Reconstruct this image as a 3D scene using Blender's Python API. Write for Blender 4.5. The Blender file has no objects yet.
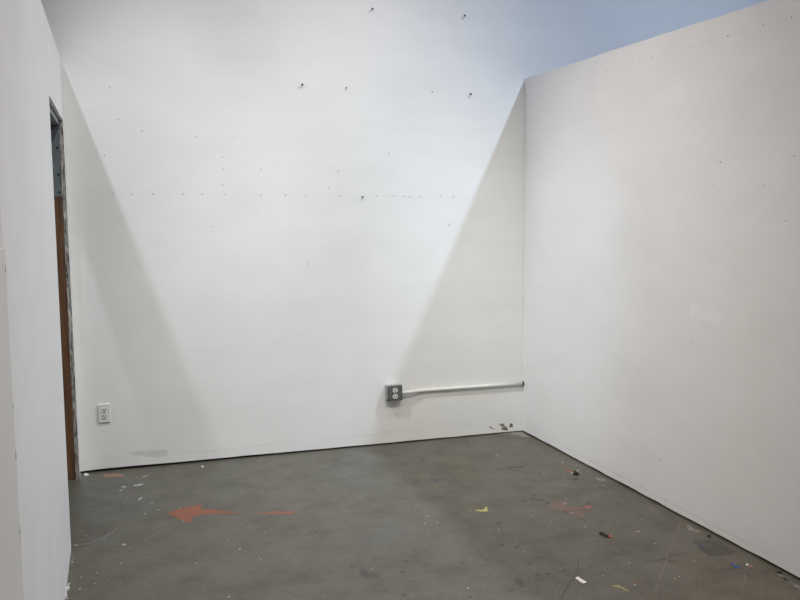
import bpy, bmesh, math, random
from mathutils import Vector, Matrix, noise

rnd = random.Random(11)
scene = bpy.context.scene
coll = scene.collection

# ------------------------------------------------------------------ helpers
def obj(name, bm, mats, parent=None, loc=None, smooth=False):
    me = bpy.data.meshes.new(name)
    if smooth:
        for f in bm.faces: f.smooth = True
    bm.to_mesh(me); bm.free()
    o = bpy.data.objects.new(name, me)
    for m in (mats if isinstance(mats, (list, tuple)) else [mats]): me.materials.append(m)
    if loc is not None: o.location = loc
    o.parent = parent
    coll.objects.link(o)
    return o

def tag(o, label=None, cat=None, group=None, kind=None):
    for k, v in (('label', label), ('category', cat), ('group', group), ('kind', kind)):
        if v: o[k] = v
    return o

def thing(name, label, cat, loc, group=None, rot=(0, 0, 0)):
    o = bpy.data.objects.new(name, None)
    o.empty_display_size = .05
    o.location = loc; o.rotation_euler = rot
    coll.objects.link(o)
    return tag(o, label, cat, group)

def box(bm, x0, x1, y0, y1, z0, z1, mi=0, bevel=0, seg=2):
    r = bmesh.ops.create_cube(bm, size=1)
    for v in r['verts']:
        v.co = Vector(((x0+x1)/2+v.co.x*(x1-x0), (y0+y1)/2+v.co.y*(y1-y0), (z0+z1)/2+v.co.z*(z1-z0)))
    fs = {f for v in r['verts'] for f in v.link_faces}
    for f in fs: f.material_index = mi
    if bevel:
        es = {e for v in r['verts'] for e in v.link_edges}
        bmesh.ops.bevel(bm, geom=list(es), offset=bevel, segments=seg, affect='EDGES', profile=.5)

def cyl(bm, c, axis, r, h, n=24, r2=None, mi=0):
    """cylinder centred on c along axis"""
    q = Vector(axis).to_track_quat('Z', 'Y').to_matrix().to_4x4()
    res = bmesh.ops.create_cone(bm, cap_ends=True, segments=n, radius1=r, radius2=r if r2 is None else r2, depth=h,
                                matrix=Matrix.Translation(c) @ q)
    for f in {f for v in res['verts'] for f in v.link_faces}: f.material_index = mi

def prism(bm, pts, y0, y1, mi=0):
    """outline in (x, z), extruded from y0 (front) to y1 (back)"""
    a = [bm.verts.new((x, y0, z)) for x, z in pts]; b = [bm.verts.new((x, y1, z)) for x, z in pts]
    n = len(pts)
    fs = [bm.faces.new(a), bm.faces.new(b[::-1])]
    for i in range(n):
        fs.append(bm.faces.new((a[i], b[i], b[(i+1) % n], a[(i+1) % n])))
    for f in fs: f.material_index = mi
    bmesh.ops.recalc_face_normals(bm, faces=fs)

def tube(bm, path, r, n=16):
    rings = []
    for i, p in enumerate(path):
        p = Vector(p)
        t = (Vector(path[min(i+1, len(path)-1)]) - Vector(path[max(i-1, 0)])).normalized()
        u = Vector((0, 0, 1)); s = t.cross(u).normalized(); u = s.cross(t)
        rings.append([bm.verts.new(p + r*(math.cos(a)*s + math.sin(a)*u)) for a in [2*math.pi*k/n for k in range(n)]])
    for a, b in zip(rings, rings[1:]):
        for k in range(n):
            f = bm.faces.new((a[k], a[(k+1) % n], b[(k+1) % n], b[k])); f.smooth = True
    bm.faces.new(rings[0]); bm.faces.new(rings[-1])
    bmesh.ops.recalc_face_normals(bm, faces=bm.faces[:])

def ragged(pts, amp, depth=3):
    """break an outline into a torn-looking one; amp is relative to each edge's length"""
    out = list(pts)
    for d in range(depth):
        new = []
        for i, a in enumerate(out):
            b = out[(i+1) % len(out)]
            L = math.hypot(b[0]-a[0], b[1]-a[1])
            new.append(a)
            if L < .006: continue
            k = rnd.uniform(-amp, amp)*L
            nx, ny = -(b[1]-a[1])/L, (b[0]-a[0])/L
            new.append(((a[0]+b[0])/2+nx*k, (a[1]+b[1])/2+ny*k))
        out = new
    return out

def ribbon(pts, w):
    L, Rr = [], []
    fine = []
    for a, b in zip(pts, pts[1:]):
        n = max(1, int(math.hypot(b[0]-a[0], b[1]-a[1])/.06))
        fine += [(a[0]+(b[0]-a[0])*k/n, a[1]+(b[1]-a[1])*k/n) for k in range(n)]
    fine.append(pts[-1])
    for i, p in enumerate(fine):
        a, b = fine[max(i-1, 0)], fine[min(i+1, len(fine)-1)]
        d = math.hypot(b[0]-a[0], b[1]-a[1]) or 1
        nx, ny = -(b[1]-a[1])/d, (b[0]-a[0])/d
        ww = w/2*rnd.uniform(.5, 1.15)*(.35 if i in (0, len(fine)-1) else 1)
        L.append((p[0]+nx*ww, p[1]+ny*ww)); Rr.append((p[0]-nx*ww, p[1]-ny*ww))
    return L, Rr

class Marks:
    """paint, scuffs and dirt laid as skins a fraction of a millimetre thick on one surface's own mesh"""
    def __init__(s, bm, mats, put):
        s.bm, s.mats, s.put, s.n = bm, mats, put, 0
    def mi(s, key):
        m = mark_on(s.mats[0], MARK[key])
        if m not in s.mats: s.mats.append(m)
        return s.mats.index(m)
    def lift(s):
        s.n += 1; return .0003 + .000004*s.n
    def face(s, pts, key, h=None):
        h = h or s.lift()
        f = s.bm.faces.new([s.bm.verts.new(s.put(a, b, h)) for a, b in pts])
        f.material_index = s.mi(key)
        nrm = s.put(0, 0, 1) - s.put(0, 0, 0)
        f.normal_update()
        if f.normal.dot(nrm) < 0: f.normal_flip()
    def area(s, key, jag, pts): s.face(ragged(pts, jag), key)
    def line(s, key, w, pts):
        L, Rr = ribbon(pts, w); h = s.lift()
        for i in range(len(L)-1): s.face([L[i], L[i+1], Rr[i+1], Rr[i]], key, h)
    def spot(s, key, x, y, r):
        n = 9; e = rnd.uniform(.65, 1); a0 = rnd.uniform(0, 3)
        P = []
        for k in range(n):
            a = 2*math.pi*k/n; rr = r*rnd.uniform(.75, 1.15)
            u, v = rr*math.cos(a), rr*e*math.sin(a)
            P.append((x+u*math.cos(a0)-v*math.sin(a0), y+u*math.sin(a0)+v*math.cos(a0)))
        s.face(P, key)

# ------------------------------------------------------------------ materials
def new_mat(name):
    m = bpy.data.materials.new(name); m.use_nodes = True
    nt = m.node_tree
    return m, nt, nt.nodes['Principled BSDF']

def nd(nt, kind, **kw):
    n = nt.nodes.new(kind)
    for k, v in kw.items():
        if k in n.inputs: n.inputs[k].default_value = v
        else: setattr(n, k, v)
    return n

def ramp(nt, src, stops):
    r = nt.nodes.new('ShaderNodeValToRGB')
    el = r.color_ramp.elements
    while len(el) < len(stops): el.new(.5)
    for e, (p, c) in zip(el, stops):
        e.position = p; e.color = (*c, 1) if len(c) == 3 else c
    nt.links.new(src, r.inputs[0]); return r

def tex(nt, scale, detail=4, rough=.55, stretch=None):
    t = nd(nt, 'ShaderNodeTexNoise', Scale=scale, Detail=detail, Roughness=rough)
    c = nt.nodes.new('ShaderNodeTexCoord')
    if stretch:
        mp = nt.nodes.new('ShaderNodeMapping'); mp.inputs['Scale'].default_value = stretch
        nt.links.new(c.outputs['Object'], mp.inputs[0]); nt.links.new(mp.outputs[0], t.inputs[0])
    else: nt.links.new(c.outputs['Object'], t.inputs[0])
    return t

def bump(nt, bsdf, src, strength, dist):
    b = nd(nt, 'ShaderNodeBump', Strength=strength, Distance=dist)
    nt.links.new(src, b.inputs['Height']); nt.links.new(b.outputs[0], bsdf.inputs['Normal'])

def solid(name, col, rough=.5, metal=0, var=.12, scale=40, bmp=0, stretch=None):
    m, nt, b = new_mat(name)
    t = tex(nt, scale, stretch=stretch)
    r = ramp(nt, t.outputs[0], [(.3, tuple(c*(1-var) for c in col)), (.7, tuple(min(1, c*(1+var)) for c in col))])
    nt.links.new(r.outputs[0], b.inputs['Base Color'])
    b.inputs['Roughness'].default_value = rough; b.inputs['Metallic'].default_value = metal
    if bmp: bump(nt, b, t.outputs[0], .5, bmp)
    return m

def wall_paint(name, col):
    """flat white latex rolled over patched plasterboard"""
    m, nt, b = new_mat(name)
    big = tex(nt, .9, 3); fine = tex(nt, 160, 3, .6); smear = tex(nt, 2.2, 5, .6, (1, 1, 2.2))
    r = ramp(nt, big.outputs[0], [(.25, tuple(c*.965 for c in col)), (.75, tuple(min(1, c*1.02) for c in col))])
    r2 = ramp(nt, smear.outputs[0], [(.33, (.955, .955, .95)), (.62, (1, 1, 1))])
    mx = nt.nodes.new('ShaderNodeMix'); mx.data_type = 'RGBA'; mx.blend_type = 'MULTIPLY'
    mx.inputs[0].default_value = 1
    nt.links.new(r.outputs[0], mx.inputs[6]); nt.links.new(r2.outputs[0], mx.inputs[7])
    nt.links.new(mx.outputs[2], b.inputs['Base Color'])
    b.inputs['Roughness'].default_value = .55
    b.inputs['Specular IOR Level'].default_value = .35
    bump(nt, b, fine.outputs[0], .25, .0006)
    return m

def mark(name, col, lo=.3, hi=.45, amax=1., scale=30, rough=.5):
    return (name, col, lo, hi, amax, scale, rough)

BLENDS = {}
def mark_on(base, spec):
    """worn paint or dirt on a surface: the surface's own paint, overlaid where a noise is above lo..hi"""
    name, col, lo, hi, amax, scale, rough = spec
    key = (base.name, name)
    if key in BLENDS: return BLENDS[key]
    m = base.copy(); m.name = name + '_on_' + base.name
    nt = m.node_tree; b = nt.nodes['Principled BSDF']
    under = b.inputs['Base Color'].links[0].from_socket
    t = tex(nt, scale, 6, .65)
    r = ramp(nt, t.outputs[0], [(lo, (0, 0, 0)), (hi, (amax,)*3)])
    t2 = tex(nt, 55, 4)
    c = ramp(nt, t2.outputs[0], [(.3, tuple(x*.85 for x in col)), (.7, tuple(min(1, x*1.1) for x in col))])
    mx = nt.nodes.new('ShaderNodeMix'); mx.data_type = 'RGBA'
    nt.links.new(r.outputs[0], mx.inputs[0]); nt.links.new(under, mx.inputs[6]); nt.links.new(c.outputs[0], mx.inputs[7])
    nt.links.new(mx.outputs[2], b.inputs['Base Color'])
    BLENDS[key] = m
    return m

WHITE = wall_paint('white_wall_paint', (.79, .783, .775))
WHITE_COOL = wall_paint('white_partition_paint', (.77, .765, .765))
OLD_WHITE = wall_paint('older_white_paint', (.66, .65, .63))
GAP_SHADE = solid('painted_gap_shade', (.012, .012, .014), .9)  # shade put into the colour: near-black behind board edges and in screw holes
RAW_EDGE = solid('torn_plasterboard_edge', (.30, .285, .27), .9, var=.75, scale=26, bmp=.003, stretch=(3, 3, .8))
WOOD = solid('brown_wood_stud', (.115, .053, .022), .65, var=.4, scale=8, stretch=(9, 9, .45), bmp=.0006)
STEEL = solid('galvanised_steel_stud', (.18, .20, .215), .45, metal=.35, var=.12, scale=12)

def concrete():
    m, nt, b = new_mat('grey_painted_concrete')
    big = tex(nt, .8, 5, .6); mid = tex(nt, 5, 7, .7); fine = tex(nt, 90, 5, .7); brush = tex(nt, 6, 6, .7, (.5, 2.5, 1))
    r = ramp(nt, big.outputs[0], [(.3, (.096, .088, .066)), (.5, (.115, .107, .085)), (.72, (.122, .118, .101))])
    r2 = ramp(nt, mid.outputs[0], [(.3, (.74, .73, .69)), (.52, (1, 1, .98)), (.75, (1.08, 1.08, 1.08))])
    r3 = ramp(nt, fine.outputs[0], [(.34, (.62, .62, .61)), (.58, (1.03, 1.03, 1.03))])
    r4 = ramp(nt, brush.outputs[0], [(.3, (.93, .92, .90)), (.6, (1, 1, 1))])
    last = r.outputs[0]
    for s in (r2, r3, r4):
        mx = nt.nodes.new('ShaderNodeMix'); mx.data_type = 'RGBA'; mx.blend_type = 'MULTIPLY'; mx.inputs[0].default_value = 1
        nt.links.new(last, mx.inputs[6]); nt.links.new(s.outputs[0], mx.inputs[7]); last = mx.outputs[2]
    nt.links.new(last, b.inputs['Base Color'])
    rr = ramp(nt, mid.outputs[0], [(.3, (.52,)*3), (.7, (.40,)*3)])
    nt.links.new(rr.outputs[0], b.inputs['Roughness'])
    bump(nt, b, fine.outputs[0], .2, .001)
    return m
CONCRETE = concrete()

MARK = dict(
    orange=mark('orange_floor_paint', (.25,.075,.036), .24, .36, 0.9, 24),
    orange_dull=mark('ochre_drip', (.30, .16, .06)),
    pink_stain=mark('faded_pink_stain', (.20,.10,.078), .34, .56, 0.62, 18),
    pink=mark('pink_paint', (.40, .085, .105), .2, .3), salmon=mark('salmon_paint', (.36,.18,.135), .25, .42, 0.75),
    pale=mark('pale_dust', (.30,.29,.27), 0.25, 0.6, 0.7, 22), scratch=mark('pale_scratch', (.29,.275,.245), .28, .62, .5, 16),
    dark_scratch=mark('dark_scratch', (.035,.032,.028), 0.2, 0.5, 0.85, 16),
    yellow=mark('yellow_paint', (.52,.48,.14), .2, .3, 0.9), yellow_dull=mark('dull_yellow_paint', (.34,.32,.12), .28, .45, 0.8),
    teal=mark('teal_paint', (.03,.055,.08), 0.15, 0.3, 0.95), slate=mark('slate_blue_paint', (.03,.036,.04), 0.15, 0.32, 0.95),
    smear_dark=mark('dark_smear', (.048,.044,.037), 0.15, 0.5, 0.8, 14), smear=mark('faint_smear', (.05,.046,.038), 0.3, 0.7, 0.6, 9),
    mark=mark('dark_floor_mark', (.040,.036,.030), 0.22, 0.42, 0.85, 30), black=mark('black_speck', (.02, .02, .02), .1, .2),
    white=mark('white_paint_drip', (.55,.54,.51), .18, .3, 0.9), dark_red=mark('dark_red_paint', (.23, .045, .05), .2, .35, .9),
    blue=mark('blue_paint', (.05, .10, .32), .2, .3), blue_faint=mark('faint_blue_paint', (.07, .10, .2), .3, .5, .7),
    peel=mark('peeled_paint_brown', (.20, .165, .12), .28, .44, .95, 60), peel_edge=mark('peeled_paint_dark', (.10, .075, .055), .34, .46, .95, 60),
    smudge=mark('beige_smudge', (.42,.39,.30), .1, .85, .6, 10), pencil=mark('grey_pencil_mark', (.40,.39,.37), .34, .62, 0.5, 30),
    dot=mark('screw_dimple', (.30,.28,.26), .1, .25, 0.75), seam=mark('taped_seam', (.55,.53,.50), .44, .66, 0.35, 22),
    patch=mark('filler_patch', (.86,.86,.865), .1, .8, .7, 6), scuff=mark('base_scuff', (.50, .48, .45), .3, .65, 0.42, 9),
    chip=mark('chipped_edge', (.10, .09, .085), .25, .35),
)

FLOOR_AREAS=[('orange',0.12,[(0.46,-0.884),(0.534,-0.836),(0.636,-0.805),(0.627,-0.875),(0.684,-0.905),(0.716,-0.942),(0.788,-0.99),(0.847,-1.018),(0.786,-1.009),(0.696,-0.984),(0.628,-0.972),(0.604,-0.989),(0.578,-0.996),(0.565,-1.031),(0.573,-1.055),(0.542,-1.074),(0.525,-1.038),(0.486,-0.947)]),('orange',0.15,[(0.887,-1.028),(0.966,-1.053),(1.009,-1.052),(1.077,-1.08),(1.089,-1.119),(1.059,-1.121),(1.0,-1.097),(0.924,-1.055)]),('pink_stain',0.3,[(2.397,-1.41),(2.452,-1.396),(2.495,-1.428),(2.516,-1.519),(2.54,-1.56),(2.494,-1.608),(2.455,-1.657),(2.429,-1.601),(2.404,-1.529),(2.385,-1.489)]),('pink',0.15,[(2.549,-1.523),(2.594,-1.519),(2.588,-1.541),(2.542,-1.545)]),('salmon',0.2,[(0.135,-0.071),(0.181,-0.066),(0.227,-0.091),(0.249,-0.12),(0.237,-0.147),(0.147,-0.125)]),('yellow',0.15,[(1.984,-1.38),(2.021,-1.393),(2.048,-1.37),(2.072,-1.356),(2.042,-1.423),(2.021,-1.419),(1.987,-1.394)]),('teal',0.15,[(2.039,-0.357),(2.047,-0.375),(2.045,-0.445),(2.034,-0.464),(2.032,-0.426)]),('teal',0.15,[(1.953,-0.798),(1.976,-0.81),(1.968,-0.882),(1.955,-0.882)]),('teal',0.15,[(2.002,-0.707),(2.021,-0.723),(2.013,-0.741),(1.997,-0.731)]),('teal',0.15,[(2.249,-0.723),(2.275,-0.741),(2.266,-0.755),(2.243,-0.747)]),('slate',0.15,[(2.391,-0.748),(2.474,-0.747),(2.572,-0.765),(2.565,-0.784),(2.463,-0.769),(2.392,-0.766)]),('slate',0.3,[(2.369,-1.272),(2.387,-1.261),(2.394,-1.272),(2.382,-1.294),(2.367,-1.289)]),('slate',0.3,[(2.329,-1.318),(2.352,-1.312),(2.365,-1.323),(2.356,-1.341),(2.332,-1.333)]),('slate',0.3,[(2.349,-1.342),(2.371,-1.333),(2.382,-1.345),(2.37,-1.367),(2.349,-1.359)]),('slate',0.3,[(2.374,-1.341),(2.395,-1.334),(2.406,-1.345),(2.397,-1.362),(2.375,-1.355)]),('slate',0.3,[(2.384,-1.396),(2.41,-1.374),(2.415,-1.391),(2.395,-1.43),(2.377,-1.424)]),('slate',0.3,[(2.28,-1.335),(2.298,-1.324),(2.304,-1.335),(2.293,-1.357),(2.278,-1.351)]),('slate',0.3,[(2.353,-1.452),(2.363,-1.445),(2.367,-1.452),(2.36,-1.464),(2.351,-1.461)]),('smear_dark',0.12,[(2.78,-2.125),(2.842,-2.113),(2.878,-2.16),(2.892,-2.247),(2.886,-2.298),(2.808,-2.31),(2.741,-2.299),(2.748,-2.223)]),('smear',0.2,[(2.384,-2.213),(2.425,-2.176),(2.505,-2.23),(2.659,-2.219),(2.656,-2.239),(2.484,-2.26),(2.38,-2.236)]),('smear',0.2,[(2.338,-1.946),(2.384,-1.944),(2.416,-1.995),(2.43,-2.086),(2.442,-2.204),(2.417,-2.241),(2.401,-2.159),(2.403,-2.045),(2.377,-1.97)]),('smear',0.2,[(2.754,-2.475),(2.787,-2.482),(2.778,-2.565),(2.762,-2.57)]),('smear_dark',0.2,[(1.816,-2.218),(1.832,-2.22),(1.826,-2.27),(1.817,-2.313),(1.8,-2.318),(1.798,-2.276)]),('smear_dark',0.22,[(1.208,-1.89),(1.238,-1.929),(1.254,-1.968),(1.264,-2.026),(1.212,-2.019),(1.194,-1.991),(1.212,-1.942)]),('mark',0.35,[(1.411,-1.892),(1.427,-1.886),(1.443,-1.894),(1.445,-1.905),(1.429,-1.906),(1.416,-1.9)]),('mark',0.35,[(1.365,-1.998),(1.378,-1.991),(1.392,-1.999),(1.394,-2.008),(1.38,-2.01),(1.369,-2.004)]),('mark',0.35,[(1.31,-2.22),(1.321,-2.208),(1.33,-2.215),(1.329,-2.228),(1.319,-2.233),(1.312,-2.228)]),('mark',0.35,[(1.999,-1.6),(2.019,-1.585),(2.034,-1.596),(2.032,-1.613),(2.014,-1.619),(2.002,-1.611)]),('mark',0.35,[(1.908,-1.865),(1.925,-1.848),(1.934,-1.857),(1.93,-1.874),(1.916,-1.882),(1.909,-1.875)]),('mark',0.35,[(1.961,-1.908),(1.977,-1.895),(1.986,-1.903),(1.984,-1.918),(1.97,-1.924),(1.962,-1.918)]),('mark',0.35,[(1.77,-2.0),(1.781,-1.994),(1.791,-2.0),(1.791,-2.009),(1.78,-2.011),(1.772,-2.006)]),('mark',0.35,[(1.652,-1.995),(1.666,-1.988),(1.68,-1.996),(1.681,-2.006),(1.667,-2.007),(1.656,-2.002)]),('mark',0.35,[(1.905,-2.22),(1.923,-2.207),(1.935,-2.216),(1.933,-2.231),(1.916,-2.237),(1.906,-2.23)]),('mark',0.35,[(1.953,-2.226),(1.97,-2.212),(1.98,-2.22),(1.976,-2.236),(1.961,-2.242),(1.953,-2.236)]),('mark',0.35,[(1.931,-2.101),(1.944,-2.093),(1.953,-2.099),(1.952,-2.109),(1.94,-2.112),(1.933,-2.108)]),('mark',0.35,[(1.735,-2.317),(1.75,-2.312),(1.765,-2.32),(1.766,-2.328),(1.751,-2.329),(1.74,-2.323)]),('mark',0.35,[(2.402,-1.013),(2.421,-1.0),(2.436,-1.01),(2.434,-1.026),(2.416,-1.03),(2.405,-1.023)]),('mark',0.35,[(2.352,-1.453),(2.361,-1.445),(2.366,-1.449),(2.363,-1.458),(2.355,-1.463),(2.352,-1.459)]),('mark',0.35,[(1.936,-1.093),(1.948,-1.079),(1.954,-1.086),(1.952,-1.1),(1.942,-1.106),(1.936,-1.101)]),('mark',0.35,[(1.699,-1.183),(1.71,-1.173),(1.718,-1.179),(1.717,-1.19),(1.707,-1.195),(1.701,-1.191)]),('mark',0.35,[(1.701,-1.283),(1.711,-1.271),(1.716,-1.277),(1.714,-1.289),(1.706,-1.295),(1.701,-1.291)]),('mark',0.35,[(1.171,-1.873),(1.185,-1.869),(1.202,-1.877),(1.205,-1.886),(1.19,-1.886),(1.177,-1.88)]),('mark',0.35,[(2.074,-0.855),(2.085,-0.844),(2.093,-0.851),(2.091,-0.862),(2.081,-0.867),(2.075,-0.863)]),('mark',0.35,[(2.685,-1.083),(2.719,-1.078),(2.755,-1.096),(2.76,-1.111),(2.725,-1.109),(2.696,-1.095)]),('mark',0.35,[(2.797,-1.306),(2.81,-1.297),(2.816,-1.303),(2.813,-1.313),(2.803,-1.317),(2.797,-1.312)]),('mark',0.35,[(2.731,-1.547),(2.744,-1.54),(2.752,-1.546),(2.749,-1.555),(2.738,-1.558),(2.732,-1.554)]),('mark',0.35,[(2.788,-1.534),(2.801,-1.523),(2.806,-1.529),(2.801,-1.541),(2.791,-1.546),(2.786,-1.542)]),('mark',0.35,[(2.824,-1.451),(2.835,-1.442),(2.838,-1.447),(2.834,-1.456),(2.826,-1.461),(2.823,-1.457)]),('mark',0.35,[(2.796,-1.474),(2.804,-1.467),(2.807,-1.47),(2.803,-1.478),(2.797,-1.482),(2.795,-1.479)]),('mark',0.35,[(2.43,-1.677),(2.445,-1.666),(2.455,-1.673),(2.452,-1.686),(2.438,-1.691),(2.43,-1.685)]),('mark',0.35,[(2.472,-1.857),(2.481,-1.849),(2.485,-1.853),(2.482,-1.862),(2.474,-1.866),(2.471,-1.863)]),('mark',0.35,[(2.411,-1.581),(2.42,-1.571),(2.424,-1.576),(2.42,-1.586),(2.412,-1.591),(2.41,-1.587)]),('mark',0.35,[(2.17,-2.211),(2.185,-2.2),(2.194,-2.207),(2.19,-2.22),(2.177,-2.225),(2.17,-2.22)]),('mark',0.35,[(1.957,-2.226),(1.971,-2.216),(1.979,-2.222),(1.976,-2.235),(1.964,-2.24),(1.957,-2.235)]),('mark',0.35,[(1.245,-2.146),(1.256,-2.141),(1.267,-2.147),(1.268,-2.155),(1.257,-2.157),(1.248,-2.153)]),('mark',0.35,[(1.552,-2.322),(1.563,-2.317),(1.574,-2.323),(1.575,-2.331),(1.564,-2.333),(1.555,-2.328)]),('mark',0.35,[(1.293,-1.834),(1.305,-1.827),(1.317,-1.834),(1.318,-1.844),(1.306,-1.846),(1.297,-1.841)]),('mark',0.35,[(2.323,-1.659),(2.336,-1.649),(2.344,-1.655),(2.341,-1.666),(2.33,-1.671),(2.323,-1.666)]),('mark',0.35,[(2.987,-1.815),(2.996,-1.809),(3.0,-1.813),(2.997,-1.819),(2.99,-1.822),(2.987,-1.82)]),('white',0.2,[(0.35,-0.198),(0.38,-0.175),(0.386,-0.188),(0.361,-0.214)]),('white',0.2,[(0.296,-0.347),(0.346,-0.333),(0.354,-0.346),(0.307,-0.36)]),('white',0.2,[(0.23,-0.354),(0.247,-0.339),(0.263,-0.354),(0.238,-0.37)]),('white',0.2,[(0.319,-0.61),(0.328,-0.583),(0.342,-0.586),(0.332,-0.604),(0.323,-0.625)]),('white',0.2,[(2.597,-1.913),(2.62,-1.925),(2.625,-1.947),(2.609,-1.933)]),('white',0.2,[(0.005,-1.794),(0.003,-1.713),(0.005,-1.652),(0.009,-1.643),(0.01,-1.716),(0.01,-1.805)]),('white',0.2,[(0.011,-1.36),(0.017,-1.335),(0.021,-1.352),(0.015,-1.386)]),('white',0.2,[(2.322,-1.954),(2.351,-1.95),(2.35,-1.961)]),('yellow_dull',0.2,[(2.166,-2.417),(2.193,-2.422),(2.2,-2.449),(2.203,-2.495),(2.189,-2.467),(2.176,-2.438)]),('dark_red',0.2,[(2.618,-2.546),(2.612,-2.569),(2.608,-2.578),(2.609,-2.562)]),('dark_red',0.2,[(2.286,-2.414),(2.293,-2.437),(2.284,-2.443),(2.28,-2.427)]),('dark_red',0.2,[(2.676,-2.612),(2.678,-2.618),(2.67,-2.624)]),('slate',0.2,[(2.604,-1.46),(2.611,-1.469),(2.602,-1.5),(2.594,-1.497)]),('orange',0.15,[(2.806,-0.828),(2.791,-0.867),(2.792,-0.913),(2.799,-0.954),(2.778,-0.98),(2.773,-0.941),(2.779,-0.874)]),('salmon',0.3,[(2.838,-2.437),(2.854,-2.44),(2.848,-2.454),(2.832,-2.451)]),('pale',0.25,[(2.874,-1.097),(2.899,-1.166),(2.877,-1.19),(2.857,-1.115)]),('pale',0.25,[(2.862,-1.658),(2.866,-1.724),(2.847,-1.742),(2.847,-1.672)]),('pale',0.25,[(2.896,-1.932),(2.892,-2.031),(2.877,-2.042),(2.883,-1.941)]),('pale',0.25,[(2.904,-2.543),(2.889,-2.686),(2.868,-2.703),(2.886,-2.556)]),('pale',0.25,[(2.762,0.016),(2.922,-0.006),(2.907,-0.083),(2.906,-0.178),(2.865,-0.107),(2.805,-0.04)])]
FLOOR_LINES=[('pale',0.006,[(0.003,-0.155),(0.069,-0.151),(0.142,-0.154),(0.249,-0.172)]),('pale',0.009,[(0.011,-1.209),(0.073,-1.2),(0.127,-1.165),(0.181,-1.093),(0.21,-1.017)]),('scratch',0.005,[(0.11,-1.49),(0.239,-1.347),(0.498,-1.059)]),('scratch',0.004,[(0.164,-1.289),(0.303,-1.438),(0.413,-1.544)]),('scratch',0.004,[(0.248,-1.829),(0.31,-1.769)]),('scratch',0.004,[(0.51,-1.535),(0.661,-1.385)]),('scratch',0.005,[(0.698,-1.33),(0.815,-1.2)]),('scratch',0.003,[(0.928,-1.576),(1.043,-1.451)]),('scratch',0.004,[(0.706,-1.816),(0.766,-1.748)]),('scratch',0.004,[(2.099,-0.801),(2.449,-0.408)]),('scratch',0.004,[(2.593,-0.763),(2.885,-0.439)]),('scratch',0.005,[(2.534,-1.284),(2.877,-0.93)]),('scratch',0.004,[(2.248,-2.582),(2.897,-1.874)]),('scratch',0.004,[(2.603,-2.676),(2.878,-2.386)]),('scratch',0.003,[(2.194,-2.087),(2.411,-1.931),(2.7,-1.601)]),('dark_scratch',0.004,[(1.038,-1.943),(1.099,-1.881)]),('dark_scratch',0.004,[(0.827,-1.99),(0.931,-2.106)]),('dark_scratch',0.004,[(1.342,-2.049),(1.456,-2.172)]),('dark_scratch',0.005,[(1.59,-2.31),(1.659,-2.243)]),('dark_scratch',0.005,[(1.985,-1.888),(2.106,-1.763)]),('dark_scratch',0.005,[(2.091,-1.386),(2.147,-1.317)]),('dark_scratch',0.008,[(2.094,-0.329),(2.272,-0.329)]),('dark_scratch',0.005,[(1.899,-2.461),(2.111,-2.233),(2.196,-2.087)]),('dark_scratch',0.004,[(0.02,-0.67),(0.121,-0.771),(0.201,-0.847)]),('blue_faint',0.006,[(2.775,-2.104),(2.788,-2.125)]),('salmon',0.006,[(2.458,-1.913),(2.475,-1.926),(2.487,-1.951)])]
FLOOR_SPOTS=[('yellow',1.956,-1.38,0.0054),('yellow',1.736,-1.489,0.0041),('black',1.84,-2.035,0.0041),('black',2.833,-2.594,0.0041),('black',2.587,-2.219,0.0054),('black',2.674,-2.32,0.0022),('black',2.55,-2.105,0.0041),('black',1.296,-1.485,0.0041),('black',1.122,-0.855,0.0032),('black',1.632,-0.294,0.0063),('black',2.808,-1.827,0.0032),('black',2.31,-2.28,0.0032),('black',0.735,-0.076,0.0045),('black',1.05,-1.193,0.0032),('black',2.349,-1.41,0.0032),('white',2.521,-0.482,0.0095),('white',1.72,-1.389,0.0063),('white',1.611,-1.504,0.0041),('white',1.985,-1.684,0.0041),('white',2.277,-1.67,0.0045),('white',2.439,-1.589,0.0054),('white',2.415,-1.528,0.0041),('white',2.482,-1.441,0.0051),('white',2.835,-0.771,0.0076),('white',2.879,-0.854,0.0054),('white',2.829,-1.249,0.0051),('white',2.817,-1.357,0.0041),('white',2.679,-1.389,0.0032),('white',2.716,-1.384,0.0032),('white',2.403,-1.784,0.0054),('white',2.674,-1.78,0.0054),('white',2.258,-2.446,0.0054),('white',2.601,-2.085,0.0054),('white',2.641,-2.32,0.0041),('white',0.26,-0.55,0.0041),('white',0.149,-0.716,0.0045),('white',0.345,-0.861,0.0076),('white',0.417,-0.827,0.0054),('white',0.386,-0.711,0.0063),('white',0.104,-0.994,0.0032),('white',0.227,-0.421,0.0085),('white',0.235,-1.27,0.0095),('white',0.748,-1.506,0.0063),('white',0.77,-1.552,0.0032),('white',0.539,-1.61,0.0045),('white',0.966,-1.718,0.0032),('white',0.019,-1.204,0.0085),('white',0.01,-1.408,0.0054),('white',0.0,-1.52,0.0041),('white',0.636,-2.003,0.0054),('white',1.091,-1.268,0.0041),('white',0.892,-1.343,0.0032),('white',0.709,-1.375,0.0041),('white',1.495,-0.822,0.0045),('white',1.513,-0.355,0.0051),('white',1.754,-1.043,0.0032),('white',1.638,-1.505,0.0032),('white',1.266,-1.927,0.0036),('white',0.22,-1.493,0.0045),('white',0.119,-1.573,0.0041),('white',0.169,-1.667,0.0032),('white',0.054,-1.721,0.0054),('white',2.566,-2.229,0.0032),('white',2.479,-2.438,0.0045),('white',2.228,-2.099,0.0032),('white',2.18,-2.323,0.0036),('white',2.042,-2.198,0.0032),('white',2.722,-1.797,0.0041),('white',1.653,-1.706,0.0032),('blue',2.771,-2.153,0.0073),('blue',2.781,-2.192,0.0076),('blue',2.78,-2.212,0.0045),('orange_dull',0.34,-1.688,0.0063),('orange_dull',0.247,-1.661,0.0045)]
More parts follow.
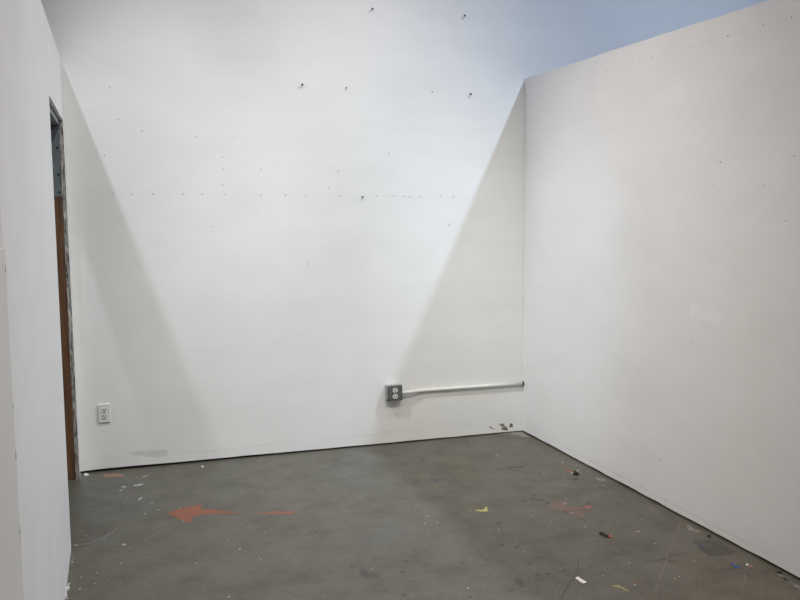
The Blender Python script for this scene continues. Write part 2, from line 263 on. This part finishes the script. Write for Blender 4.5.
BACK_AREAS=[('peel',0.25,[(2.744,0.073),(2.776,0.068),(2.807,0.046),(2.825,0.023),(2.81,0.019),(2.773,0.024),(2.77,0.035),(2.782,0.045)]),('peel_edge',0.25,[(2.772,0.036),(2.799,0.033),(2.827,0.022),(2.81,0.018),(2.776,0.023)]),('peel',0.2,[(2.83,0.046),(2.839,0.064),(2.851,0.069),(2.861,0.057),(2.859,0.038),(2.845,0.034)]),('peel_edge',0.25,[(2.839,0.059),(2.849,0.066),(2.855,0.055),(2.848,0.039)]),('peel',0.2,[(2.677,0.06),(2.687,0.056),(2.713,0.04),(2.724,0.03),(2.719,0.029),(2.696,0.042)]),('smudge',0.08,[(0.278,0.104),(0.348,0.107),(0.431,0.104),(0.503,0.102),(0.512,0.084),(0.508,0.059),(0.453,0.056),(0.382,0.066),(0.312,0.083)])]
BACK_LINES=[('pencil',0.004,[(0.124,0.028),(0.17,0.029),(0.234,0.025)]),('pencil',0.004,[(0.195,0.077),(0.195,0.014)]),('pencil',0.004,[(0.219,0.077),(0.223,0.014)]),('pencil',0.004,[(0.132,0.064),(0.161,0.074),(0.195,0.077)]),('pencil',0.004,[(0.24,0.035),(0.276,0.05)]),('pencil',0.004,[(0.513,0.066),(0.659,0.067),(0.831,0.066),(0.957,0.064)]),('pencil',0.004,[(0.957,0.072),(1.148,0.073),(1.357,0.072)]),('pencil',0.004,[(1.49,0.07),(1.611,0.07),(1.72,0.076)]),('pencil',0.004,[(1.693,0.073),(1.858,0.069),(2.027,0.073)]),('pencil',0.004,[(1.886,0.089),(2.141,0.08),(2.402,0.085)]),('pencil',0.004,[(2.373,0.079),(2.611,0.078)]),('pencil',0.004,[(1.632,1.814),(1.661,1.81)]),('pencil',0.004,[(1.124,1.82),(1.161,1.819)]),('pencil',0.004,[(1.972,1.703),(1.982,1.699)]),('pencil',0.004,[(2.379,1.691),(2.417,1.687)]),('pencil',0.003,[(0.675,1.781),(0.702,1.791),(0.755,1.782)]),('pencil',0.003,[(0.583,1.804),(0.606,1.826)]),('pencil',0.003,[(0.764,1.764),(0.775,1.733)]),('pencil',0.003,[(0.479,2.39),(0.53,2.385)]),('pencil',0.003,[(0.485,1.593),(0.528,1.593)]),('seam',0.004,[(0.181,1.683),(1.061,1.663),(2.535,1.646)]),('seam',0.004,[(1.908,2.09),(2.321,2.079),(2.681,2.086)]),('pencil',0.004,[(2.456,0.159),(2.479,0.139)]),('pencil',0.004,[(2.13,0.445),(2.139,0.421)]),('pencil',0.004,[(0.196,0.386),(0.198,0.288)]),('pencil',0.003,[(0.163,1.23),(0.264,1.233),(0.35,1.218)])]
BACK_SPOTS=[('dot',1.13,1.663,0.0053),('dot',1.284,1.661,0.0053),('dot',1.412,1.658,0.0053),('dot',1.631,1.654,0.0053),('dot',1.88,1.651,0.0053),('dot',2.002,1.653,0.0053),('dot',2.075,1.652,0.0053),('dot',2.11,1.648,0.0053),('dot',2.179,1.65,0.0053),('dot',2.323,1.65,0.0053),('dot',2.417,1.649,0.0053),('dot',1.626,1.812,0.0053),('dot',1.968,1.929,0.0053),('dot',2.382,1.458,0.0053),('dot',1.561,1.705,0.0053),('dot',1.421,1.225,0.0053),('dot',0.255,1.674,0.0049),('dot',0.357,1.669,0.0049),('dot',0.481,1.67,0.0049),('dot',0.659,1.668,0.0049),('dot',0.772,1.668,0.0049),('dot',0.904,1.669,0.0049),('dot',1.13,1.661,0.0049),('dot',1.285,1.661,0.0049),('dot',0.901,1.821,0.0049),('dot',1.134,1.822,0.0049),('dot',0.897,1.893,0.0049),('dot',0.896,1.726,0.0049),('dot',0.26,2.289,0.0049),('dot',0.299,2.107,0.0049),('dot',0.432,2.042,0.0049),('dot',0.215,1.897,0.0049),('dot',0.745,2.01,0.0049),('dot',0.975,2.012,0.0049),('dot',0.821,1.47,0.0049),('dot',1.967,1.929,0.0049),('dot',2.415,1.648,0.0049),('dot',2.657,1.647,0.0049),('dot',2.179,1.651,0.0049),('dot',2.384,1.46,0.0049)]
RIGHT_AREAS=[('patch',0.12,[(-1.84,1.081),(-1.948,1.097),(-2.037,1.092),(-2.088,1.064),(-2.082,1.031),(-1.966,1.012),(-1.866,1.014)])]
RIGHT_LINES=[('seam',0.006,[(-0.178,2.335),(-0.389,2.325),(-0.689,2.336),(-1.368,2.338),(-1.81,2.339),(-2.079,2.339),(-2.296,2.341),(-2.492,2.342)]),('pencil',0.003,[(-1.732,1.659),(-1.792,1.657)]),('pencil',0.003,[(-1.953,1.661),(-2.029,1.659)]),('pencil',0.003,[(-1.245,1.653),(-1.334,1.647)]),('pencil',0.004,[(-2.476,0.883),(-2.57,0.898)]),('pencil',0.004,[(-2.444,0.837),(-2.456,0.82)]),('pencil',0.004,[(-1.996,0.169),(-2.026,0.168)]),('scuff',0.012,[(-0.492,0.043),(-1.037,0.046),(-1.547,0.043),(-1.97,0.041),(-2.34,0.045)]),('scuff',0.012,[(-2.379,0.041),(-2.442,0.044),(-2.498,0.041)]),('scuff',0.01,[(-0.07,0.049),(-0.178,0.046),(-0.267,0.047)])]
RIGHT_SPOTS=[('dot',-0.697,2.334,0.005),('dot',-0.923,2.339,0.0035),('dot',-1.04,2.339,0.0045),('dot',-1.148,2.338,0.003),('dot',-1.368,2.338,0.005),('dot',-1.475,2.339,0.004),('dot',-1.587,2.34,0.0035),('dot',-1.81,2.339,0.0035),('dot',-1.954,2.342,0.004),('dot',-2.07,2.34,0.0055),('dot',-2.296,2.345,0.004),('dot',-2.464,2.343,0.004),('dot',-2.436,2.342,0.003),('dot',-1.536,2.297,0.0035),('dot',-2.045,1.774,0.0055),('dot',-2.508,1.774,0.005),('dot',-2.339,1.657,0.0045),('dot',-2.472,1.506,0.004),('dot',-1.581,1.776,0.0035),('dot',-1.744,1.669,0.0035),('dot',-1.996,1.672,0.0045),('dot',-0.775,1.657,0.0035),('dot',-1.413,1.657,0.0035),('dot',-1.224,1.669,0.003),('dot',-1.211,1.145,0.0035),('dot',-1.508,1.167,0.0035),('dot',-1.461,0.778,0.003),('dot',-1.878,0.908,0.0035),('dot',-1.998,0.898,0.0025),('dot',-1.63,0.247,0.005)]

# ------------------------------------------------------------------ the setting
W, H = 2.936, 2.44                 # bay width, height of the side partitions
BACK_Y, FRONT_Y = 0.0, -6.4

# floor: slab, with its paint marks, drips and scratches in the same mesh
bm = bmesh.new()
box(bm, -3.2, 6.4, -9, .15, -.1, 0)
mats = [CONCRETE]
mk = Marks(bm, mats, lambda x, y, h: Vector((x, y, h)))
for a in FLOOR_AREAS: mk.area(*a)
for l in FLOOR_LINES: mk.line(*l)
for s in FLOOR_SPOTS: mk.spot(*s)
for i in range(620):               # fine drips and grit all over the floor
    x, y = rnd.uniform(.03, W-.05), rnd.uniform(-4.2, -.08)
    r = .0016 + .0035*rnd.random()**3
    mk.spot(rnd.choice(['white', 'white', 'pale', 'mark', 'mark', 'black', 'orange_dull']), x, y, r)
for i in range(200):               # short dull brush-like marks
    x, y = rnd.uniform(.6, W-.1), rnd.uniform(-3.2, -.3)
    a, L = rnd.gauss(.2, .5), rnd.uniform(.015, .05)
    mk.line(rnd.choice(['smear', 'smear', 'dark_scratch']), rnd.uniform(.004, .012), [(x, y), (x+L*math.cos(a), y+L*math.sin(a))])
tag(obj('floor', bm, mats), kind='structure')

def gap_sheet(bm, prof, p0, p1, z1, y0, y1, axis, mi=0):
    """plasterboard sheet whose bottom edge follows prof [(along, z)]"""
    pts = [(p0, z1)] + list(prof) + [(p1, z1)]
    n0 = len(bm.verts)
    bm.verts.ensure_lookup_table()
    prism(bm, pts, y0, y1, mi)
    if axis == 'y':
        bm.verts.ensure_lookup_table()
        for v in bm.verts[n0:]: v.co = Vector((v.co.y, v.co.x, v.co.z))

# back wall: runs on past both partitions and up out of sight
bm = bmesh.new(); mats = [WHITE, GAP_SHADE]
prof = [(-3.2, .010), (0, .012)]
x = 0
while x < W-.1:
    x += .11; prof.append((x, max(.004, .0165-.003*x+rnd.uniform(-.0014, .0014))))
prof += [(W, .006), (6.4, .01)]
gap_sheet(bm, prof, -3.2, 6.4, 5.2, 0, .03, 'x')
bmesh.ops.recalc_face_normals(bm, faces=bm.faces[:])
box(bm, -3.2, 6.4, .03, .14, 0, 5.2, 1)
mk = Marks(bm, mats, lambda x, z, h: Vector((x, -h, z)))
for a in BACK_AREAS: mk.area(*a)
for l in BACK_LINES: mk.line(*l)
for s in BACK_SPOTS: mk.spot(*s)
tag(obj('wall_back', bm, mats), kind='structure')

# right partition
bm = bmesh.new(); mats = [WHITE, GAP_SHADE]
prof = [(FRONT_Y, .010)]
y = FRONT_Y
while y < -.12:
    y += .1; prof.append((y, .011+rnd.uniform(-.0018, .0018)))
prof.append((-.002, .008))
top = [(-.002, H)]
y = -.002
while y > FRONT_Y+.2:
    y -= .13; top.append((y, H+rnd.uniform(-.0035, .002)))
top.append((FRONT_Y, H))
n0 = 0
prism(bm, prof+top, W, W+.016)
for v in bm.verts: v.co = Vector((v.co.y, v.co.x, v.co.z))
bmesh.ops.recalc_face_normals(bm, faces=bm.faces[:])
box(bm, W+.016, W+.105, FRONT_Y, -.002, 0, H-.006, 1)
box(bm, W+.105, W+.121, FRONT_Y, -.002, 0, H, 0)
mk = Marks(bm, mats, lambda y, z, h: Vector((W-h, y, z)))
for a in RIGHT_AREAS: mk.area(*a)
for l in RIGHT_LINES: mk.line(*l)
for s in RIGHT_SPOTS: mk.spot(*s)
tag(obj('wall_right', bm, mats), kind='structure')

# left partition with the unframed doorway
NEAR, FAR, HEAD = -1.245, -.12, 2.085
bm = bmesh.new(); mats = [WHITE_COOL, RAW_EDGE, OLD_WHITE, GAP_SHADE]
for xa, xb in ((-.016, 0), (-.121, -.105)):
    box(bm, xa, xb, -3.25, NEAR, 0, H)
    box(bm, xa, xb, NEAR, FAR, HEAD, H)
    box(bm, xa, xb, FAR+.004, -.002, 0, H)
    box(bm, xa, xb, FRONT_Y, -3.25, 0, H, 2)
box(bm, 0, .004, FRONT_Y, -3.25, 0, 1.486, 2)        # thicker, older sheet nearest the viewer
box(bm, -.105, -.016, FRONT_Y, NEAR-.04, 0, H-.004, 3)
box(bm, -.105, -.016, FAR+.04, -.002, 0, H-.004, 3)
# broken far edge of the plasterboard
N = 120
cols = []
for i in range(N+1):
    z = HEAD*i/N
    row = []
    for k in range(5):
        xx = -.016 + .016*k/4
        d = .004*noise.noise(Vector((xx*90, z*16, 2))) + .003*noise.noise(Vector((xx*300, z*60, 7)))
        row.append(bm.verts.new((xx*21/16 + (.0012*noise.noise(Vector((3, z*30, 1))) if k == 4 else 0), FAR + d, z)))
    row.append(bm.verts.new((.0006, FAR+.012+.008*noise.noise(Vector((9, z*25, 4))), z)))
    cols.append(row)
for a, b in zip(cols, cols[1:]):
    for k in range(5):
        f = bm.faces.new((a[k], a[k+1], b[k+1], b[k])); f.material_index = 1
mk = Marks(bm, mats, lambda y, z, h: Vector((.004+h, y, z)))
for z in (1.43, 1.1, .99, .985, .8, .77, .52, .31, .28):
    mk.area('chip', .3, [(-3.262, z), (-3.249, z-.004), (-3.249, z+.02), (-3.258, z+.016)])
tag(obj('wall_left', bm, mats), kind='structure')

# doorway lining: lumber stud, steel stud above it, steel header
bm = bmesh.new(); box(bm, -.105, -.0215, FAR+.001, FAR+.04, 0, 1.655, 0, .002)
mk = Marks(bm, [WOOD], lambda x, z, h: Vector((x, FAR+.001-h, z)))
for z, w in ((1.47, .02), (1.27, .012), (1.12, .016), (.83, .01)): mk.line('chip', .004, [(-.06, z), (-.06+w, z+.004)])
mk.spot('chip', -.035, 1.38, .010); mk.spot('chip', -.03, 1.24, .006)
tag(obj('trim_1', bm, mk.mats), kind='structure')
bm = bmesh.new(); box(bm, -.105, -.0215, FAR+.001, FAR+.04, 1.656, HEAD-.032, 0, .0015)
for z in (1.68, 1.78, 1.93): cyl(bm, (-.035, FAR-.0005, z), (0, -1, 0), .006, .003, 12, mi=1)
tag(obj('trim_2', bm, [STEEL, GAP_SHADE]), kind='structure')
bm = bmesh.new(); box(bm, -.105, -.0215, NEAR, FAR+.04, HEAD-.03, HEAD+.01, 0, .0015)
tag(obj('trim_3', bm, [STEEL]), kind='structure')
bm = bmesh.new(); box(bm, -.105, -.0215, NEAR-.04, NEAR-.001, 0, HEAD-.032, 0, .002)
tag(obj('trim_4', bm, [WOOD]), kind='structure')

# ------------------------------------------------------------------ electrical fittings
PLASTIC = solid('white_outlet_plastic', (.72, .71, .69), .35, var=.03)
SLOT = solid('dark_slot', (.015, .014, .013), .7)
BOXSTEEL = solid('galvanised_box_steel', (.40, .41, .40), .4, metal=.5, var=.12, scale=30)
COVER = solid('dark_grey_cover_steel', (.14, .15, .145), .5, metal=.3, var=.15, scale=40)
SCREW = solid('bright_screw_steel', (.62, .62, .60), .3, metal=.8)
EMT = solid('painted_steel_conduit', (.78, .78, .76), .3, metal=.15, var=.04, scale=20)
BLACKM = solid('black_fitting', (.02, .02, .022), .5)

def face_outline(w, h, n=14):
    """a duplex receptacle face: a circle cut flat at top and bottom"""
    P = []
    for k in range(4*n):
        a = 2*math.pi*k/(4*n)
        P.append((w*math.cos(a), max(-h, min(h, w*math.sin(a)))))
    out = []
    for p in P:
        if not out or math.hypot(p[0]-out[-1][0], p[1]-out[-1][1]) > 1e-5: out.append(p)
    return out

def receptacle(parent, z, y, scale=1):
    """raised face with its two blade slots and the round ground hole as sub-parts; y is the plate's front"""
    bm = bmesh.new()
    prism(bm, [(x*scale, z+q*scale) for x, q in face_outline(.0172, .0140)], y-.003, y+.002)
    r = obj('receptacle', bm, PLASTIC, parent)
    for sx, hh in ((-.0066, .0058), (.0066, .0050)):
        b2 = bmesh.new(); box(b2, sx-.0021, sx+.0021, y-.0036, y-.001, z+.004-hh, z+.004+hh)
        obj('slot', b2, SLOT, r)
    b3 = bmesh.new(); cyl(b3, (0, y-.0025, z-.0068), (0, -1, 0), .0037, .0022, 14)
    obj('ground_hole', b3, SLOT, r)
    return r

# white duplex outlet on the back wall, left
ol = thing('wall_outlet', 'white two-socket wall outlet low on back wall beside the open doorway', 'outlet', (.152, 0, .302))
bm = bmesh.new(); box(bm, -.035, .035, -.010, -.0004, 0, .115, 0, .004, 3)
obj('cover_plate', bm, PLASTIC, ol)
receptacle(ol, .0575+.0195, -.010); receptacle(ol, .0575-.0195, -.010)
bm = bmesh.new(); cyl(bm, (0, -.0105, .0575), (0, -1, 0), .0032, .002, 14)
obj('screw', bm, SCREW, ol)

# surface-mounted steel box with two round sockets
bx = thing('outlet_box', 'square dark grey metal outlet box with two white sockets on back wall', 'outlet box', (1.976, 0, .306))
S = .0508
bm = bmesh.new()
box(bm, -S, S, -.050, -.0004, 0, 2*S, 0, .003, 2)
obj('box_body', bm, BOXSTEEL, bx)
c = .012
outl = [(-S, c), (-S+c*.8, c), (-S+c, c*.8), (-S+c, 0), (S-c, 0), (S-c, c*.8), (S-c*.8, c), (S, c),
        (S, 2*S-c), (S-c*.8, 2*S-c), (S-c, 2*S-c*.8), (S-c, 2*S), (-S+c, 2*S), (-S+c, 2*S-c*.8), (-S+c*.8, 2*S-c), (-S, 2*S-c)]
bm = bmesh.new(); prism(bm, outl, -.060, -.0502)
es = [e for e in bm.edges if abs(e.verts[0].co.y+.060) < 1e-5 and abs(e.verts[1].co.y+.060) < 1e-5]
bmesh.ops.bevel(bm, geom=es, offset=.003, segments=2, affect='EDGES')
box(bm, -S, S, -.0522, -.0501, 0, 2*S, 0, .0006, 1)
obj('cover', bm, COVER, bx)
for sx in (-1, 1):
    for sz in (-1, 1):
        bm = bmesh.new(); cyl(bm, (sx*(S-.0055), -.0535, S+sz*(S-.0055)), (0, -1, 0), .0036, .003, 14)
        obj('screw', bm, SCREW if (sx < 0 and sz > 0) else BLACKM, bx)  # corner highlight put into the colour: upper-left screw bright, the rest black
receptacle(bx, S+.0205, -.060, 1.02); receptacle(bx, S-.0205, -.060, 1.02)
bm = bmesh.new(); cyl(bm, (0, -.0605, S), (0, -1, 0), .003, .002, 14)
obj('cover_screw', bm, SCREW, bx)

# conduit from the box to the corner, with its offset bend
cz = .0455
cd = thing('conduit', 'white metal conduit pipe running along back wall from grey box to corner', 'conduit', (2.027, 0, .306))
path = [(.012, -.031, cz)]
for k in range(13):
    t = k/12; s = t*t*(3-2*t)
    path.append((.035+.13*t, -.031+.0185*s, cz))
path += [(.3, -.0125, cz-.001), (.6, -.0125, cz-.0025), (W-2.027-.012, -.0125, cz-.004)]
bm = bmesh.new(); tube(bm, path, .0117)
obj('pipe', bm, EMT, cd)
bm = bmesh.new(); cyl(bm, (.012, -.031, cz), (1, 0, 0), .0150, .020, 20); cyl(bm, (.0035, -.031, cz), (1, 0, 0), .0175, .005, 8)
obj('connector', bm, EMT, cd)
bm = bmesh.new(); cyl(bm, (W-2.027-.005, -.0135, cz-.004), (1, 0, 0), .0130, .008, 20)
obj('end_collar', bm, BLACKM, cd)

# ------------------------------------------------------------------ nails left in the back wall
NAILM = solid('dark_nail_steel', (.06, .055, .05), .5, metal=.4)
def nail(x, z, label, s=1):
    n = thing('nail', label, 'nail', (x, 0, z), 'nails left in the back wall')
    n.rotation_euler = (rnd.uniform(-.12, .12), 0, rnd.uniform(-.12, .12))
    bm = bmesh.new(); cyl(bm, (0, -.004*s, 0), (0, -1, 0), .0022*s, .016*s, 10); obj('shank', bm, NAILM, n)
    bm = bmesh.new(); cyl(bm, (0, -.0125*s, 0), (0, -1, 0), .0066*s, .0028*s, 14); obj('head', bm, NAILM, n)
for x, z, l, s in [
    (1.863, 2.833, 'dark nail in top row of back wall, left of the two at picture top', 1.0),
    (2.493, 2.827, 'dark nail at picture top, in the bluish light above the right partition corner', 1.0),
    (1.402, 2.344, 'dark nail in white back wall, leftmost of the row level with partition top', 1.05),
    (1.686, 2.335, 'small nail second from left in row level with partition top', .7),
    (2.266, 2.330, 'faint small nail third from left in row level with partition top', .55),
    (2.535, 2.325, 'dark nail in back wall, rightmost of row and nearest the right partition corner', 1.05),
    (1.782, 1.648, 'lone nail at mid height of white back wall, below the two upper rows', .95)]:
    nail(x, z, l, s)

# ------------------------------------------------------------------ litter on the floor
def lump(bm, c, r, sc=(1, 1, 1), seed=0, amp=.45, mi=0, sub=3):
    res = bmesh.ops.create_icosphere(bm, subdivisions=sub, radius=1)
    for v in res['verts']:
        d = 1 + amp*noise.noise(v.co*1.6+Vector((seed, 3, 1))) + amp*.4*noise.noise(v.co*4+Vector((seed, 8, 5)))
        v.co = Vector((c[0]+v.co.x*d*r*sc[0], c[1]+v.co.y*d*r*sc[1], c[2]+v.co.z*d*r*sc[2]))
    for v in res['verts']:
        v.co.z = max(v.co.z, 0)
    for f in {f for v in res['verts'] for f in v.link_faces}: f.material_index = mi

def sheet(bm, pts, lift, thick, n=7):
    """torn flat piece, four corners, curled by lift(u, v)"""
    a, b, c_, d = [Vector((*p, 0)) for p in pts]
    G = []
    for i in range(n+1):
        u = i/n; row = []
        for j in range(n+1):
            v = j/n
            p = (a*(1-u)+b*u)*(1-v) + (d*(1-u)+c_*u)*v
            e = .0012 if i in (0, n) or j in (0, n) else 0
            row.append(bm.verts.new((p.x+rnd.uniform(-e, e), p.y+rnd.uniform(-e, e), .0012+lift(u, v))))
        G.append(row)
    for i in range(n):
        for j in range(n): bm.faces.new((G[i][j], G[i+1][j], G[i+1][j+1], G[i][j+1]))
    bmesh.ops.recalc_face_normals(bm, faces=bm.faces[:])
    bmesh.ops.solidify(bm, geom=bm.faces[:], thickness=thick)

PAPER = solid('speckled_white_paper', (.78, .77, .74), .8, var=.16, scale=120)
DARKRUB = solid('dark_dried_rubber', (.035, .028, .022), .7, var=.4, scale=80)
ORANGE = solid('dried_orange_paint', (.42, .12, .055), .6)
CHIPW = solid('white_paint_flake', (.74, .73, .71), .6)
BLUE = solid('blue_paint_flake', (.035, .085, .36), .45)
BROWN = solid('dark_brown_grit', (.045, .035, .03), .8, var=.4, scale=90)

bm = bmesh.new()
sheet(bm, [(-.012, .030), (.006, .033), (.012, -.027), (-.009, -.033)], lambda u, v: .0012*(2*v-1)**2+.0012*u, .0005)
tag(obj('paper_scrap', bm, PAPER, loc=(2.068, -2.334, 0)), 'small torn white paper scrap on floor near front of picture', 'paper scrap')

ch = thing('debris_piece', 'twisted dark brown scrap with orange paint on its tip on concrete floor', 'debris', (2.433, -1.915, 0), 'scraps dropped on the floor')
bm = bmesh.new()
lump(bm, (-.006, .014, .006), .011, (1, 1.0, .62), 1); lump(bm, (0, -.004, .005), .010, (.8, 1.5, .5), 5); lump(bm, (.002, -.02, .005), .010, (.9, 1.2, .6), 9)
obj('scrap', bm, DARKRUB, ch)
bm = bmesh.new(); lump(bm, (.014, -.026, .003), .009, (1.1, 1.3, .4), 3)
obj('paint_tip', bm, ORANGE, ch)

ch = thing('debris_piece', 'dark crumpled lump with white flakes and orange streak, near right wall base', 'debris', (2.785, -1.012, 0), 'scraps dropped on the floor')
bm = bmesh.new(); lump(bm, (0, 0, .010), .016, (1, 1, .75), 14); lump(bm, (.008, -.010, .006), .009, (1, 1, .7), 21)
obj('scrap', bm, DARKRUB, ch)
for x, y, z, s in ((-.014, .004, .008, 2), (.014, .003, .016, 6)):
    bm = bmesh.new(); lump(bm, (x, y, z), .0075, (1, .8, .8), s, sub=2); obj('flake', bm, CHIPW, ch)

bm = bmesh.new()
P = [(-.010, .016), (-.002, .012), (.001, -.005), (.013, -.011), (.007, -.017), (-.009, -.013)]
vs = [bm.verts.new((x, y, .0015+.010*(1 if i in (0, 1) else 0)+.004*(1 if i == 3 else 0))) for i, (x, y) in enumerate(P)]
c0 = bm.verts.new((-.004, -.005, .0012))
for i in range(len(vs)): bm.faces.new((vs[i], vs[(i+1) % len(vs)], c0))
bmesh.ops.recalc_face_normals(bm, faces=bm.faces[:])
bmesh.ops.solidify(bm, geom=bm.faces[:], thickness=.001)
tag(obj('paint_flake', bm, BLUE, loc=(2.776, -2.426, 0)), 'bent bright blue paint flake on floor by the right wall', 'paint flake')

def crumb(x, y, r, m, seed, name, label, sc=(1, 1, .7)):
    bm = bmesh.new(); lump(bm, (0, 0, r*.5), r, sc, seed, sub=2)
    tag(obj(name, bm, m, loc=(x, y, 0)), label, 'crumb', 'crumbs on the floor')
crumb(2.893, -2.097, .009, BROWN, 31, 'dirt_crumb', 'dark brown crumb at right wall base above the grey floor stain')
crumb(2.907, -2.545, .010, BROWN, 37, 'dirt_crumb', 'dark crumb at right wall base close to the bottom right corner', (1.2, 1, .7))
crumb(2.834, -2.433, .0065, CHIPW, 41, 'plaster_crumb', 'white plaster crumb beside the blue paint flake on floor')
crumb(.709, -.125, .0085, CHIPW, 47, 'plaster_crumb', 'white plaster crumb on floor below back wall, right of the white outlet')
crumb(.034, -.064, .013, CHIPW, 53, 'plaster_crumb', 'white plaster crumb in the left corner beside the doorway stud', (1.1, .8, .9))

# ------------------------------------------------------------------ light
def lamp(name, loc, aim, power, col, size=125, blend=.9, soft=.07):
    l = bpy.data.lights.new(name, 'SPOT')
    l.energy = power; l.color = col; l.spot_size = math.radians(size); l.spot_blend = blend; l.shadow_soft_size = soft
    o = bpy.data.objects.new(name, l); o.location = loc
    o.rotation_euler = (Vector(aim)-Vector(loc)).to_track_quat('-Z', 'Y').to_euler()
    coll.objects.link(o); return o
def row(name, loc, rot, sx, sy, power, col, spread):
    l = bpy.data.lights.new(name, 'AREA'); l.shape = 'RECTANGLE'; l.size = sx; l.size_y = sy
    l.energy = power; l.color = col; l.spread = math.radians(spread)
    o = bpy.data.objects.new(name, l); o.location = loc; o.rotation_euler = rot; coll.objects.link(o)
lamp('track_spot_left_wide',(-0.955, -2.1, 5.2),(2.936, -0.8, 1.4),163,(1.0, 0.85, 0.991),76,1,.07)
lamp('track_spot_right_wide',(4.23, -2.1, 5.2),(0, -1.2, 1.4),261,(0.87, 0.86, .96),80,1,.07)
lamp('track_flood_right',(4.23, -2.1, 5.2),(4.2, -2, 0),554,(0.621, 0.778, 1.0),124,1,.07)
lamp('front_spot',(1.4, -5.0, 5.0),(1.3, 0, 1.5),345,(0.938, 1.0, 0.869),52,1,.07)
lamp('track_spot_left_corner',(-0.955, -2.1, 5.2),(2.936, -0.5, 0.9),120,(0.698, 0.919, 1.0),36,1,.07)
lamp('track_spot_left_partition',(-0.955, -2.1, 5.2),(2.936, -1.2, 1.1),430,(1.0, 0.929, 0.82),36,1,.07)
lamp('track_spot_right_fill',(4.23, -2.1, 5.2),(2.2, 0, 1.7),51,(0.344, 0.617, 1.0),44,1,.07)
lamp('track_spot_right_low',(4.23, -2.1, 5.2),(0, -1.3, 1.0),165,(0.996, 1.0, 0.947),44,1,.07)
lamp('track_spot_left_cool',(-0.955, -2.1, 5.2),(2.936, -0.42, 0.8),300,(0.691, 0.851, 1.0),22,1,.07)
lamp('track_spot_left_wash',(-0.955, -2.1, 5.2),(0.6, 0, 1.7),190,(0.80, 0.89, 1.0),25,1,.07)
lamp('track_spot_right_wash',(4.23, -2.1, 5.2),(0.3, 0, 1.7),185,(1.0, 0.972, 0.922),28,1,.07)
lamp('track_spot_left_floor',(-0.955, -2.1, 5.2),(1.6, 0, 0.9),95,(0.853, 0.95, 1.0),36,1,.07)
row('ceiling_row',(1.5,-4.6,5.4),(0,0,0),5,.6,131,(1.0, 0.92, 0.787),115)
lamp('track_spot_middle',(1.97, -2.1, 5.2),(1.75, 0, 0.6),150,(1, .95, .87),44,1,.06)
WORLD_COL = (0.012, 0.016, 0.04); WORLD_STR = 1.0; EXPOSURE = 0


w = bpy.data.worlds.new('hall_ambient'); scene.world = w; w.use_nodes = True
bg = w.node_tree.nodes['Background']
bg.inputs[0].default_value = (*WORLD_COL, 1); bg.inputs[1].default_value = WORLD_STR

# ------------------------------------------------------------------ camera
f, yaw, pitch, roll, cx, cy, ch_ = 873.975, .315484, -.103952, -.008194, .246632, -5.477085, 1.570396
fw = Vector((math.sin(yaw)*math.cos(pitch), math.cos(yaw)*math.cos(pitch), math.sin(pitch)))
rt = Vector((math.cos(yaw), -math.sin(yaw), 0)); up = rt.cross(fw)
r2 = math.cos(roll)*rt + math.sin(roll)*up; u2 = -math.sin(roll)*rt + math.cos(roll)*up
cam = bpy.data.cameras.new('camera'); cam.sensor_width = 36; cam.lens = 36*f/800
cam.clip_start = .02
co = bpy.data.objects.new('camera', cam); coll.objects.link(co)
co.matrix_world = Matrix(((r2.x, u2.x, -fw.x, cx), (r2.y, u2.y, -fw.y, cy), (r2.z, u2.z, -fw.z, ch_), (0, 0, 0, 1)))
scene.camera = co

vs = scene.view_settings
vs.view_transform = 'Standard'; vs.look = 'None'; vs.gamma = 1; vs.use_curve_mapping = False
vs.exposure = EXPOSURE
